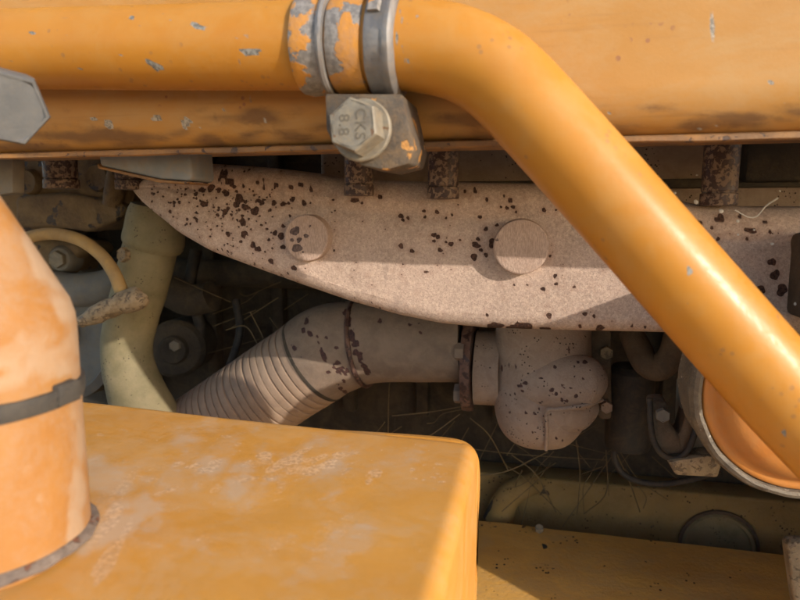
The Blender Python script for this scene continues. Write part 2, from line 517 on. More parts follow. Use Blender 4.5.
# ---------------------------------------------------------------- hood
HY = 332.0
ZL = pt(600, 137, HY + 24).z       # bottom of the hem
def hood():
    root = thing('hood_panel', 'long dusty orange hood panel with rounded lower edge running above the manifold', 'hood', (0, HY + 100, ZL))
    z1 = pt(600, 86, HY).z
    prof = [(HY + 420, z1 + 330), (HY + 60, z1 + 320), (HY + 14, z1 + 290), (HY + 2, z1 + 240), (HY, z1 + 150)]
    prof += [(HY, z1 + 150 - 150 * k / 12) for k in range(1, 13)]
    R = 25.0
    zc = z1
    for k in range(1, 15):
        a = math.radians(62) * k / 14
        prof.append((HY + R * (1 - math.cos(a)), zc - R * math.sin(a)))
    ye, ze = prof[-1]
    prof += [(ye + 3, ze - 0.8), (ye + 70, ze + 4)]
    xs = np.concatenate([np.linspace(-900, -330, 6), np.linspace(-300, 300, 241), np.linspace(330, 900, 6)])
    V, F = [], []
    n = len(prof)
    for x in xs:
        for (y, z) in prof:
            w = 0.9 * noise.noise(Vector((x * 0.012, z * 0.02, 3))) if y < ye + 2 else 0
            V.append((x, y + w, z))
    for i in range(len(xs) - 1):
        for k in range(n - 1):
            a = i * n + k
            F.append((a, a + 1, a + n + 1, a + n))
    Vn = np.array(V)
    sp_ = [(687, 6, 3, .7), (772, 83, 2, 1), (657, 35, 1.6, .9), (93, 119, 3, 1), (108, 124, 3.5, 1, 1.5, 70), (156, 118, 4, .8), (186, 123, 5, 1), (47, 137, 4, .9, 1.6, 30),
           (20, 110, 3, .6), (224, 110, 3, .7), (265, 120, 4, .6), (250, 100, 3, .5), (700, 66, 1.6, .8), (713, 26, 2, .8), (610, 66, 2, .6), (745, 5, 2, .7), (640, 90, 2, .7), (580, 20, 1.5, .7)]
    rng = random.Random(3)
    dirt = []
    for _ in range(90):          # grime lying along the lower edge of the hood
        x = rng.uniform(-20, 820)
        dirt.append((x, 150 - x * 0.028 - abs(rng.gauss(0, 13)), rng.uniform(3, 9), rng.uniform(.3, .8), rng.uniform(2, 6), rng.uniform(-4, 2)))
    for _ in range(25): dirt.append((rng.uniform(0, 300), rng.uniform(95, 135), rng.uniform(4, 10), rng.uniform(.15, .4), rng.uniform(1, 3), rng.uniform(-20, 20)))
    for _ in range(60): sp_.append((rng.uniform(0, 800), rng.uniform(0, 130), rng.uniform(0.7, 1.6), rng.uniform(.5, .9)))
    build('panel', (Vn, F), M['hood'], root, attr={'chip': spots_on(Vn, sp_), 'dust': spots_on(Vn, dirt, soft=9)})
    # hem: a flat folded strip under the rounded edge, slightly wavy
    hy0, hz1 = ye - 3.5, ze - 1.6
    hz0 = ZL
    V, F = [], []
    for x in xs:
        wv = 0.5 * noise.noise(Vector((x * 0.03, 0, 9)))
        for (y, z) in [(hy0 + 75, hz1 + 2), (hy0 + 1, hz1), (hy0, hz1 - 0.8), (hy0, hz1 - 3.2 + wv), (hy0 + 1.5, hz1 - 4 + wv), (hy0 + 14, hz0 + wv), (hy0 + 15.5, hz0 - 0.6 + wv), (hy0 + 75, hz0 + 1)]:
            V.append((x, y, z))
    n = 8
    for i in range(len(xs) - 1):
        for k in range(n):
            a, b = i * n + k, i * n + (k + 1) % n
            F.append((a, b, b + n, a + n))
    F.append(tuple(range(n - 1, -1, -1)))
    F.append(tuple(range((len(xs) - 1) * n, len(xs) * n)))
    build('hem', (V, F), M['hood_edge'], root)
    return ye, ze
HOOD_YE, HOOD_ZE = hood()

# ---------------------------------------------------------------- engine block and head behind
def engine_block():
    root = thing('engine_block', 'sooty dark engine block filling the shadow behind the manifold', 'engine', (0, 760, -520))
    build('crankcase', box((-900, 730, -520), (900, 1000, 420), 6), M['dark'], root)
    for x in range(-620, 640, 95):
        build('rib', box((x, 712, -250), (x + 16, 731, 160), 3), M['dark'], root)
    build('sun_block_plate', box((430, 500, -520), (460, 729, 420), 4), M['dark'], root)  # added plate out of view, stops sun leaking in from the right
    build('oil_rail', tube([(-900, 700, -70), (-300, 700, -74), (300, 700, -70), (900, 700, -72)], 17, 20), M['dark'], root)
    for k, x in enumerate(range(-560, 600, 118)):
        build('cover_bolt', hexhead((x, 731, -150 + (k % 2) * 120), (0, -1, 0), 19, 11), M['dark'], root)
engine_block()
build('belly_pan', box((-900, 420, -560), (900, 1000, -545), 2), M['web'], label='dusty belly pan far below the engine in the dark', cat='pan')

# ---------------------------------------------------------------- manifold
MY = 450.0
BOT = [(133, 191), (140, 202), (152, 214), (175, 233), (210, 252), (250, 267), (300, 285), (350, 302), (400, 316), (440, 324), (490, 329), (560, 331), (650, 333), (720, 335), (800, 337), (900, 338)]
TOP = [(133, 187), (142, 178), (160, 168), (200, 162), (260, 166), (310, 173), (350, 179), (450, 181), (560, 183), (640, 192), (700, 204), (760, 207), (900, 207)]
def interp(tab, x):
    return np.interp(x, [p[0] for p in tab], [p[1] for p in tab])

def smoothed(tab, xs):
    y = interp(tab, xs)
    k = np.hanning(23); k /= k.sum()
    p = np.pad(y, 11, mode='edge')
    s = np.convolve(p, k, 'valid')
    w = np.clip((xs - 133) / 20, 0, 1)
    return s * w + y * (1 - w)

def manifold():
    root = thing('exhaust_manifold', 'pinkish grey cast exhaust manifold freckled with dark rust spots', 'manifold', pt(450, 335, MY + 20))
    xs = np.concatenate([np.linspace(133, 160, 36), np.linspace(160.8, 800, 760), np.linspace(803, 900, 30)])
    tops, bots = smoothed(TOP, xs), smoothed(BOT, xs)
    NA, NF = 9, 190
    V, rows = [], None
    for x, yt, yb in zip(xs, tops, bots):
        end = min(1.0, (x - 133) / 70.0)
        back = 34 * (1 - math.sqrt(max(0, 1 - (1 - end) ** 2)))       # nose curls back at the left tip
        pt_, pb_ = pt(x, yt, MY + back), pt(x, yb, MY + back - 4 * end)
        X, zt, zb = (pt_.x + pb_.x) / 2, pt_.z, pb_.z
        h = zt - zb
        rt, rb = min(16, h * 0.3), min(11, h * 0.25)
        col = [(X, MY + 85, zt + 2), (X, MY + 45, zt + 1)]
        for k in range(NA):
            a = math.pi / 2 * k / (NA - 1)
            col.append((X, MY + back + rt * (1 - math.sin(a)), zt - rt * (1 - math.cos(a))))
        zz0, zz1 = zt - rt, zb + rb
        for k in range(1, NF):
            v = k / NF
            bul = -9.0 * (v ** 1.2) * end
            gro = 2.2 * math.exp(-((v - 0.12) / 0.07) ** 2) * end      # faint hollow under the shoulder
            lump = 0.8 * noise.noise(Vector((X * 0.03, (zz0 + (zz1 - zz0) * v) * 0.04, 1)))
            col.append((X, MY + back + bul + gro + lump, zz0 + (zz1 - zz0) * v))
        for k in range(NA):
            a = math.pi / 2 * k / (NA - 1)
            col.append((X, MY + back - 9.0 * end + rb * (1 - math.cos(a)), zb + rb * (1 - math.sin(a))))
        col += [(X, MY + 45, zb + 1), (X, MY + 85, zb + 3)]
        rows = len(col)
        V += col
    V = np.array(V)
    n = len(xs)
    idx = np.arange(n * rows).reshape(n, rows)
    F = np.stack([idx[:-1, :-1], idx[:-1, 1:], idx[1:, 1:], idx[1:, :-1]], -1).reshape(-1, 4)
    F = F.tolist()
    F += np.stack([idx[:-1, -1], idx[:-1, 0], idx[1:, 0], idx[1:, -1]], -1).tolist()
    F.append(idx[0, ::-1].tolist()); F.append(idx[-1].tolist())
    # rust freckles, dense at the left and thinning out to the right
    rng = random.Random(11)
    sp_ = [(224, 174, 5, 1), (229, 181, 5, 1), (206, 181, 4, 1), (211, 188, 4.5, 1), (202, 190, 3.5, 1), (219, 190, 3, 1), (204, 204, 4, 1), (226, 193, 4, 1), (239, 199, 4.5, 1, 1.6, 80), (236, 205, 3.5, 1),
           (245, 207, 4, 1), (255, 211, 5, 1), (243, 222, 3, 1, 2, 90), (253, 245, 3.5, 1), (258, 249, 3.5, 1), (270, 210, 2, 1), (276, 186, 3, 1), (274, 203, 3.2, 1), (262, 203, 3, 1), (301, 185, 3, 1), (311, 189, 2.6, 1),
           (283, 204, 3, 1), (293, 199, 2.8, 1), (304, 203, 2.6, 1, 1.5, 90), (263, 181, 2.6, 1), (291, 188, 3, 1), (281, 236, 4, 1), (275, 233, 3, 1), (283, 247, 3, 1), (271, 261, 3.2, 1), (294, 268, 3.2, 1), (244, 234, 4, 1),
           (228, 234, 3, 1), (225, 212, 3.5, 1), (380, 197, 3, 1), (355, 200, 3, 1, 1.8, 0), (362, 203, 1.6, 1), (401, 216, 3, 1), (403, 220, 2, 1), (408, 218, 2, 1), (437, 212, 2.6, 1), (424, 211, 2, 1), (425, 217, 1.8, 1),
           (434, 235, 3, 1), (438, 237, 2.6, 1), (434, 241, 2, 1), (401, 246, 3, 1), (412, 251, 2.6, 1), (440, 250, 3, .8), (451, 244, 2.4, 1, 1.5, 0), (446, 242, 1.6, 1), (460, 240, 1.4, 1), (480, 217, 2.4, 1), (452, 215, 1.6, 1),
           (446, 218, 1.5, 1), (475, 190, 2.6, 1), (465, 191, 2, 1), (470, 197, 1.5, 1), (487, 199, 2, 1), (504, 197, 2, 1), (510, 201, 3.2, 1), (507, 208, 2.2, 1), (513, 207, 2.4, 1), (501, 207, 1.5, 1), (516, 212, 1.5, 1),
           (544, 210, 2.6, 1), (546, 193, 2.4, 1), (553, 203, 1.6, 1), (556, 210, 1.4, 1), (486, 229, 2.6, 1), (497, 225, 2, 1), (492, 243, 4, 1, 1.4, 90), (478, 239, 2.4, 1), (476, 245, 3.5, 1, 1.5, 10), (481, 250, 2.4, 1),
           (486, 255, 2.6, 1), (474, 257, 3.6, 1, 1.3, 40), (500, 262, 1.5, 1), (550, 256, 1.8, .8), (555, 276, 2.8, .7), (556, 284, 2.4, .7), (543, 289, 3, .7), (527, 285, 1.6, .6), (514, 285, 1.6, .7), (574, 287, 2, .7),
           (549, 316, 3.6, 1), (585, 314, 2.6, 1), (594, 316, 2, 1), (487, 315, 2, .9), (426, 272, 2, .6, 1.8, 10), (495, 326, 4, 1, 2.4, 2), (520, 327, 5, 1, 3, 0), (545, 329, 3, .9, 2, 0), (580, 326, 2.5, .9), (600, 328, 3, .9, 2, 0),
           (612, 322, 1.5, .8), (632, 326, 2.2, .8), (645, 327, 2, .8), (720, 218, 4, 1, 1.6, 0), (750, 230, 4, 1, 1.8, 10), (747, 239, 2, 1), (718, 239, 2.4, 1), (690, 232, 2, 1), (760, 290, 6, .8), (745, 300, 5, .7), (775, 275, 6, .8), (772, 262, 5, .7), (782, 290, 7, .8), (760, 310, 6, .7), (735, 285, 4, .6), (765, 222, 3, .7), (740, 215, 3, .8), (700, 222, 3, .8), (712, 228, 2, .9), (770, 232, 2.5, .7)]
    for _ in range(300):
        x = min(335, max(152, rng.gauss(228, 44)))
        y = rng.gauss(205 + (x - 235) * 0.12, 22)
        if y > interp(BOT, x) - 5 or y < interp(TOP, x) + 1: continue
        sp_.append((x, y, abs(rng.gauss(0, 0.75)) + 0.7, rng.uniform(.7, 1)))
    for _ in range(170):
        x = rng.uniform(160, 780); yb, yt = interp(BOT, x), interp(TOP, x)
        y = yt + (yb - yt) * rng.random()
        sp_.append((x, y, rng.uniform(0.5, 1.1), rng.uniform(.5, .9)))
    for _ in range(40):
        x = rng.uniform(150, 400)
        sp_.append((x, interp(BOT, x) - rng.uniform(1, 6), rng.uniform(0.6, 1.5), rng.uniform(.6, 1)))
    sp_ = [(q[0], q[1], q[2] * 0.82) + tuple(q[3:]) for q in sp_]
    a = spots_on(V, sp_, facing=V[:, 1] < MY + 40, soft=1.2)
    halo = spots_on(V, [(q[0], q[1] + 0.6, q[2] + 2.6, q[3] * .8) + tuple(q[4:]) for q in sp_], facing=V[:, 1] < MY + 40, soft=5)
    build('casting', (V, F), M['manifold'], root, attr={'rust': a, 'halo': halo}, smooth=50)
    # two round bosses
    for (px, py, r, lbl, sp2) in [(306, 238, 22.5, 'round boss with rust patches, left', [(295, 231, 4.5, .8), (297, 248, 4.5, .9), (306, 236, 2.2, .8), (299, 240, 2.6, .8), (292, 240, 2, .7), (310, 226, 1.2, .8), (303, 252, 1.2, .7)]), (521, 247, 26.5, 'round boss with brushed face, right', [(497, 240, 2, .5)])]:
        k = mm(px, MY, py)
        R = r * k
        c = pt(px, py, MY - 14)
        ax = Vector((0.03, -1, 0.04))
        c0 = c - ax.normalized() * 22
        prof = [(R + 3.2, 0), (R + 2.6, 4), (R + 1.0, 8), (R + 0.3, 12), (R, 16), (R, 21), (R * 0.985, 21.8), (R * 0.95, 22.2)]
        prof += [(R * (0.95 - 0.05 * j), 22.2 + 0.10 * math.sin(j * 2.1)) for j in range(1, 19)]
        vf = lathe(prof, c0, ax, 96)
        build('boss', vf, M['boss'], root, attr={'rust': spots_on(vf[0], sp2)}, label=lbl)
    # studs with rusted sleeves standing on the shoulder
    for (px, y0, y1, r, Y) in [(359, 150, 196, 14.5, 440), (443, 146, 199, 15.5, 440), (718, 130, 206, 17, 452), (62, 150, 189, 16, 470), (133, 168, 190, 16, 478)]:
        a_, b_ = pt(px, y0, Y), pt(px, y1, Y)
        a_.x = b_.x
        k = r * mm(px, Y)
        L = a_.z - b_.z + 60
        prof = [(k * 0.6, 0), (k * 0.98, 0.3), (k * 1.0, 1.2), (k * 1.0, 8), (k * 0.9, 8.8), (k * 0.9, 9.6), (k * 0.96, 10), (k * 0.96, L)]
        st = build('stud_sleeve', dent(lathe(prof, b_, (0, 0, 1), 40), 0.25, 0.3, px), M['studs'], root)
        if px < 700 and px > 100:
            build('stud_nut', hexhead(b_ + Vector((0, 0, 1.4)), (0, 0, -1), k * 1.66, 3.2), M['studs'], st)
manifold()

# dusty cylinder head wall above and behind the manifold shoulder
def head_wall():
    root = thing('cylinder_head', 'dusty brown cylinder head wall showing in the slot between hood and manifold', 'engine part', pt(500, 240, 540))
    a, b = pt(325, 100, 532), pt(900, 100, 532)
    build('head_casting', dent(box((a.x, 514, a.z - 140), (b.x + 80, 640, a.z + 60), 6, 3), 0.5, 0.08), M['cast'], root)
    # dark plate and a horizontal joint line
    j0 = pt(600, 186, 524)
    build('gasket_strip', box((a.x + 5, 505, j0.z - 3), (b.x + 60, 513.4, j0.z + 4), 1.5), M['dark'], root)
    d0, d1 = pt(738, 140, 520), pt(800, 183, 520)
    build('cover_plate', box((d0.x, 496, d1.z), (d1.x + 120, 513.2, d0.z + 60), 3), M['dark'], root)
head_wall()

# ---------------------------------------------------------------- left casting behind the tube
def left_casting():
    root = thing('cylinder_head', 'oily brown engine casting under the hood at far left', 'engine part', pt(80, 300, 640))
    vf = pprism([(-60, 140), (128, 140), (133, 165), (130, 200), (122, 215), (100, 226), (85, 232), (60, 228), (30, 230), (0, 240), (-60, 240)], 560, 120, 9, 4)
    build('casting', dent(vf, 1.6, 0.05, 2), M['head'], root)
    vf = pprism([(14, 196), (60, 192), (110, 200), (126, 206), (118, 220), (84, 232), (50, 226), (14, 228)], 548, 30, 6, 4)
    build('lower_flange', dent(vf, 1.0, 0.06, 4), M['head'], root)
    for px, py, r in ((100, 178, 13), (30, 182, 12)):
        c = pt(px, py, 557)
        k = r * mm(px, 560)
        build('core_plug', lathe([(k * 1.1, -8), (k, 4), (k * .9, 6), (k * .6, 5)], c, (0, -1, 0), 32), M['head'], root)
    # dark rocker stem stubs
    vf = ptube([(118, 166, 552, 9), (115, 190, 552, 10), (112, 206, 552, 9)], 6, 20)
    build('rib', vf, M['head'], root)
left_casting()

def water_pump():
    root = thing('water_pump', 'dark water pump with dusty hex bolt seen through the loop of the tube', 'pump', pt(70, 330, 640))
    c = pt(66, 330, 640)
    k = mm(66, 640)
    build('pulley', lathe([(70 * k, -20), (70 * k, 16), (62 * k, 20), (58 * k, 12), (22 * k, 8), (20 * k, 20)], c, (0, -1, 0), 64), M['grey'], root)
    build('housing', dent(pprism([(20, 238), (75, 240), (84, 252), (70, 262), (60, 280), (10, 280)], 600, 60, 8, 3), 1.2, 0.06), M['head'], root)
    b = pt(61, 259, 596)
    kb = mm(61, 596)
    bolt = build('bolt_boss', lathe([(14 * kb, -18), (13 * kb, 0), (11 * kb, 3), (8 * kb, 3)], b, (0.1, -1, 0), 32), M['grey'], root)
    build('bolt_head', hexhead(b + Vector((0, -2, 0)), (0.1, -1, 0), 15 * kb, 7), M['zinc'], bolt)
    c2 = pt(100, 292, 575)
    build('fan_shroud_edge', ptube([(40, 285, 590, 16), (75, 290, 590, 17), (105, 287, 590, 17), (125, 275, 595, 15)], 6, 24), M['grey'], root)
water_pump()

# ---------------------------------------------------------------- olive hose
def hose():
    root = thing('coolant_hose', 'thick olive cream moulded hose rising behind the orange tank', 'hose', pt(145, 440, 540))
    build('hose_body', dent(ptube([(155, 226, 545, 25), (150, 250, 545, 26), (142, 282, 545, 26), (132, 318, 543, 25), (127, 345, 541, 24.5), (129, 368, 539, 25), (138, 396, 536, 28), (150, 425, 533, 32), (165, 470, 528, 38)], 10, 40), 0.5, 0.05), M['hose'], root)
    build('cuff', dent(ptube([(158, 206, 545, 25), (157, 215, 545, 28), (155, 232, 545, 29), (153, 243, 545, 29.5), (152, 248, 545, 27)], 5, 40), 0.4, 0.08), M['hose'], root)
    c = pt(128, 255, 522)
    k = mm(128, 522)
    build('clamp_screw', hexhead(c, (-0.3, -1, 0.1), 13 * k, 8), M['fitting'], root)
    build('clamp_lug', dent(box((c.x - 2 * k, c.y, c.z - 8 * k), (c.x + 15 * k, c.y + 14, c.z + 7 * k), 2), 0.4, 0.2), M['hose'], root)
hose()

def loop_tube():
    root = thing('breather_tube', 'thin curved yellow tube with flaking end fitting in front of the olive hose', 'tube', pt(100, 320, 480))
    build('tube', ptube([(14, 243, 500, 6.2), (34, 236, 500, 6.2), (56, 234, 499, 6.2), (80, 240, 497, 6.3), (100, 254, 494, 6.3), (113, 271, 490, 6.4), (121, 290, 486, 6.6), (124, 302, 484, 6.6)], 8, 24), M['tubep'], root)
    vf = ptube([(80, 322, 470, 6), (90, 318, 472, 8), (97, 314, 473, 9.5), (108, 309, 475, 10), (120, 304, 477, 10), (122, 303, 478, 11.5), (132, 300, 480, 12), (141, 297, 482, 11), (143, 296, 483, 8)], 6, 24)
    build('fitting', dent(vf, 1.2, 0.14, 6), M['fitting'], root)
loop_tube()

# loose cables and dark fittings in the hollow between hose and flexible pipe
def cables():
    for (nodes, mat_, lbl) in [
        ([(236, 300, 640, 4), (240, 330, 630, 4), (232, 360, 620, 4), (215, 400, 610, 4)], 'rubber', 'black cable hanging behind the flexible pipe in the hollow'),
        ([(196, 250, 660, 6), (190, 290, 650, 6), (200, 330, 650, 6), (180, 370, 640, 6)], 'rubber', 'thick black cable just right of the olive hose')]:
        build('cable', ptube(nodes, 8, 14), M[mat_], label=lbl, cat='cable')
    root = thing('starter_motor', 'dark dusty starter motor deep in the hollow right of the olive hose', 'motor', pt(180, 390, 660))
    c = pt(184, 345, 670); k = mm(184, 670)
    build('motor_body', lathe([(28 * k, -40), (28 * k, 40), (24 * k, 46), (14 * k, 48), (12 * k, 56)], c, (0.35, -1, 0.1), 40), M['dark'], root)
    build('terminal_bolt', hexhead(pt(176, 345, 606), (0.2, -1, 0), 9 * k, 6), M['grey'], root)
    build('solenoid', dent(ptube([(168, 290, 640, 16), (190, 300, 640, 16), (212, 296, 640, 15)], 5, 24), 0.6, 0.1), M['dark'], root)
cables()

# ---------------------------------------------------------------- flexible pipe, elbow, flange, housing
def flex_pipe():
    root = thing('exhaust_pipe', 'grey corrugated flexible exhaust pipe with smooth elbow below the manifold', 'exhaust pipe', pt(300, 440, 560))
    EY = 572.0
    A, B = pt(313, 361, EY), pt(140, 476, EY - 6)
    ax = (B - A).normalized()
    L = (B - A).length
    k = mm(313, EY)
    R = 46.5 * k
    prof, h, pitch = [], 0.0, 8.6 * k
    s = 0
    while h < L:
        prof += [(R - 1.7, h), (R - 1.6, h + pitch * 0.07), (R - 0.3, h + pitch * 0.12), (R + 0.1 * math.sin(s * 2.3), h + pitch * 0.24), (R + 0.15 * math.sin(s * 1.3), h + pitch * 0.70), (R - 0.2, h + pitch * 0.9), (R - 1.4, h + pitch * 0.96)]
        h += pitch * (1.0 + 0.09 * math.sin(s * 1.7) + 0.06 * math.sin(s * 4.1)); s += 1
    build('corrugated_sleeve', dent(lathe(prof, A, ax, 72), 0.7, 0.035), M['flex'], root)
    build('end_ring', lathe([(R - 2, -3.5), (R + 0.6, -3), (R + 0.9, -1), (R + 0.4, 0.8), (R - 2, 1.2)], A - ax * 1.0, ax, 72), M['dark'], root)
    vf = ptube([(313, 361, EY, 46), (326, 352, EY, 46.5), (344, 346, EY, 45), (366, 342, EY, 42), (390, 341, EY, 41), (420, 341, EY, 41), (463, 341, EY, 41)], 14, 96)
    rng = random.Random(5)
    sp_ = []
    for _ in range(26):                      # rust along the weld seam across the elbow
        t_ = rng.random()
        sp_.append((343 + 24 * t_ ** 1.4 + rng.gauss(0, 1.5), 297 + 76 * t_, rng.uniform(1.5, 3.6), 1))
    for _ in range(34):
        t_ = rng.random()
        sp_.append((298 + 52 * t_ + rng.gauss(3, 6), 326 + 70 * t_ + rng.gauss(-4, 5), rng.uniform(.8, 2.6), 1))
    sp_ += [(380, 321, 2.4, 1), (410, 325, 2, 1), (421, 332, 2, 1)]
    build('elbow', dent(vf, 0.4, 0.05), M['duct'], root, attr={'rust': spots_on(vf[0], sp_)})
    for (px, py, q0, q1, rr) in ((362, 343.2, (336, 348), (386, 341), 43.6),):
        tg = (pt(q1[0], q1[1], EY) - pt(q0[0], q0[1], EY)).normalized()
        build('weld_seam', dent(lathe([(rr * k - 2, -2.2), (rr * k, -2), (rr * k + 1.0, 0), (rr * k, 2), (rr * k - 2, 2.2)], pt(px, py, EY), tg, 96, caps=False), 0.7, 0.2), M['rustflange'], root)
    fl = pt(471, 370, EY)
    kf = mm(471, EY)
    build('flange', dent(lathe([(20, -5), (46 * kf, -5), (49 * kf, -4.4), (49.5 * kf, 0), (49 * kf, 4.4), (20, 5)], pt(470, 362, EY), (1, 0, 0), 64), 0.5, 0.12), M['rustflange'], root)
    b = pt(452, 394, EY - 22)
    build('flange_bolt', hexhead(pt(464, 394, EY - 24), (-1, 0, 0), 17 * kf, 9), M['duct'], root)
    build('flange_bolt', hexhead(pt(464, 352, EY - 38), (-1, 0, 0), 15 * kf, 8), M['duct'], root)
flex_pipe()

def housing():
    root = thing('outlet_housing', 'rounded dusty cast elbow housing with stubby outlet hanging under the manifold', 'engine part', pt(545, 455, 540))
    HYc = 560.0
    k = mm(540, HYc)
    build('neck', dent(ptube([(476, 367, 570, 37), (492, 368, 570, 37), (506, 369, 568, 37)], 4, 48), 0.3, 0.1), M['cast'], root)
    # main body: sagging elbow, vertical then rounding below
    c = pt(543, 330, HYc)
    prof = [(10, 30), (46 * k, 28), (47 * k, 0), (47 * k, -50 * k), (48 * k, -66 * k), (47.5 * k, -80 * k), (45 * k, -93 * k), (39 * k, -105 * k), (30 * k, -114 * k), (18 * k, -119 * k), (0, -121 * k)]
    S = spline([(r, h, 0) for r, h in prof], 9)
    rng = random.Random(8)
    fr = [(523, 353, 1.6, 1), (531, 352, 1.4, 1), (520, 386, 2, 1), (526, 383, 1.8, 1), (522, 391, 1.4, 1), (515, 394, 1.3, 1), (526, 413, 1.6, 1), (535, 414, 1.4, 1), (496, 370, 2, 1), (555, 367, 1.8, 1), (578, 362, 1.5, 1),
          (552, 390, 2.2, 1), (556, 394, 1.8, 1), (562, 400, 1.9, 1), (567, 401, 1.6, 1), (576, 396, 2, 1), (585, 362, 2.2, 1), (541, 402, 1.5, 1), (563, 385, 1.3, 1), (571, 388, 1.2, 1)]
    fr += [(rng.uniform(500, 600), rng.uniform(340, 445), rng.uniform(.6, 1.4), rng.uniform(.6, 1)) for _ in range(70)]
    vf = dent(lathe([(r, h) for r, h, _ in S], c, (0, 0, 1), 220), 1.3, 0.035, 3)
    build('body', vf, M['cast'], root, attr={'rust': spots_on(vf[0], fr)})
    # stubby rounded outlet to the right, with a parting ridge below it
    vf = dent(ptube([(512, 384, HYc + 6, 27), (540, 382, HYc - 20, 29), (562, 381, HYc - 27, 29.5), (580, 382, HYc - 28, 28), (592, 383, HYc - 27, 24), (600, 384, HYc - 26, 16), (604, 385, HYc - 25, 5)], 16, 140), 0.9, 0.05, 1)
    build('cap', vf, M['cast'], root, attr={'rust': spots_on(vf[0], fr)})
    build('parting_ridge', dent(ptube([(546, 450, HYc - 36, 1.6), (547, 430, HYc - 46, 1.8), (547, 411, HYc - 52, 2), (560, 409, HYc - 55, 2), (582, 406, HYc - 50, 2), (602, 400, HYc - 30, 2)], 6, 10), 0.3, 0.2), M['cast'], root)
    build('lower_lug', dent(ptube([(536, 396, HYc - 4, 36), (556, 404, HYc - 14, 33), (574, 408, HYc - 14, 26), (590, 408, HYc - 12, 15), (598, 408, HYc - 10, 4)], 8, 64), 0.9, 0.05, 5), M['cast'], root)
    build('flange_plate', dent(pprism([(590, 330), (612, 330), (612, 420), (600, 420), (592, 405)], HYc + 10, 30, 3), 0.6, 0.08), M['brown'], root)
    build('flange_bolt', hexhead(pt(606, 352, HYc + 8), (0, -1, 0), 12 * k, 6), M['fitting'], root)
    build('flange_bolt', hexhead(pt(606, 406, HYc + 8), (0, -1, 0), 11 * k, 6), M['cast'], root)
housing()

# ---------------------------------------------------------------- right-hand dark fittings
def right_fittings():
    build('elbow_hose', dent(ptube([(630, 330, 575, 12), (640, 352, 566, 13), (647, 364, 556, 13), (658, 368, 552, 13), (670, 358, 548, 13), (676, 342, 546, 13), (682, 320, 546, 13)], 8, 24), 0.5, 0.1), M['brown'],
          label='small brown elbow hose curling up behind the bent pipe', cat='hose')
    root = thing('hose_bracket', 'dusty steel hose bracket with forked clamp half beside the orange drum', 'bracket', pt(680, 475, 470))
    build('upright', dent(pprism([(684, 384), (714, 388), (708, 420), (718, 462), (690, 466), (682, 440)], 476, 30, 4), 1.0, 0.07), M['grey'], root)
    build('clamp_half', dent(pprism([(651, 402), (668, 402), (671, 424), (680, 438), (690, 398), (700, 392), (700, 430), (686, 456), (668, 458), (655, 444)], 468, 26, 4, 3), 1.0, 0.08), M['brown'], root)
    build('foot_plate', dent(pprism([(668, 462), (712, 455), (722, 466), (718, 478), (676, 476)], 458, 24, 2), 0.4, 0.1), M['fitting'], root)
    build('packing_strip', dent(ptube([(650, 398, 466, 3), (651, 430, 464, 3), (660, 452, 464, 3), (676, 458, 464, 3), (690, 446, 464, 3), (704, 400, 470, 3)], 8, 12), 0.4, 0.1), M['rubber'], root)
    build('bracket_bolt', hexhead(pt(662, 414, 464), (0, -1, 0), 9, 5), M['grey'], root)
    build('bracket_bolt', hexhead(pt(697, 410, 464), (0, -1, 0), 9, 5), M['grey'], root)
    root = thing('oil_filter', 'dark oil filter can lost in shadow left of the hose bracket', 'filter', pt(630, 470, 580))
    c = pt(630, 400, 590); k = mm(630, 590)
    build('can', lathe([(14 * k, -52 * k), (21 * k, -50 * k), (23 * k, -44 * k), (23 * k, 30 * k), (18 * k, 36 * k)], c, (0, 0, 1), 40), M['rubber'], root)
    build('bypass_hose', ptube([(622, 430, 580, 3), (614, 455, 580, 3), (626, 476, 580, 3), (655, 484, 576, 3), (690, 480, 560, 3), (720, 470, 540, 3)], 8, 16), M['rubber'], root)
    x0 = pt(787, 265, 455).x
    zt, zb = pt(790, 233, 455).z, pt(790, 312, 455).z
    build('mounting_block', dent(prism([(x0, 470, zt), (x0, 304, zt + 4), (x0, 294, zt - 8), (x0 - 2, 292, zb), (x0 - 2, 470, zb)], (70, 0, 0), 4, 3), 1.0, 0.06), M['brown'],
          label='rusty brown block standing out from the right end of the manifold', cat='block')  # left face is real; front lengthened out of view to cast shade
right_fittings()

def drum():
    root = thing('drum', 'orange domed drum with scuffed bare metal rim beneath the bent pipe', 'drum', pt(806, 505, 400))
    c = pt(815, 392, 400)
    k = mm(812, 405, 392)
    R = 113 * k
    DA = (math.radians(-128), math.radians(100))
    ax = Vector((0.10, -1, -0.04))
    build('rim', dent(lathe([(R - 4, -34), (R - 0.5, -33), (R - 0.2, -12), (R + 1.6, -9), (R + 1.6, -3), (R + 0.2, 0.6), (R - 2, 1.8), (R - 4, 1.2), (R - 4.6, -1), (R - 4.4, -8), (R - 4, -34)], c, ax, 128, DA, (0, 0, -1)), 0.5, 0.1), M['rim'], root)
    prof = [(R - 3.6, -13), (R - 4.8, -2), (R - 7, 0.5), (R - 10, 0.8), (R - 12, 2), (R - 15, 6), (R - 20, 9.5), (R - 26, 11), (R - 30, 11), (R - 33, 12.5), (R - 38, 15), (R - 46, 16), (14, 17), (0, 17)]
    S = spline([(r, h, 0) for r, h in prof], 4)
    build('domed_face', lathe([(r, h) for r, h, _ in S], c, ax, 128, DA, (0, 0, -1)), M['drum'], root)
    build('back_shell', lathe([(R - 5, -33.5), (R - 34, -36), (R - 40, -80), (R - 46, -84), (1, -85)], c, ax, 96, DA, (0, 0, -1)), M['brown'], root)
drum()

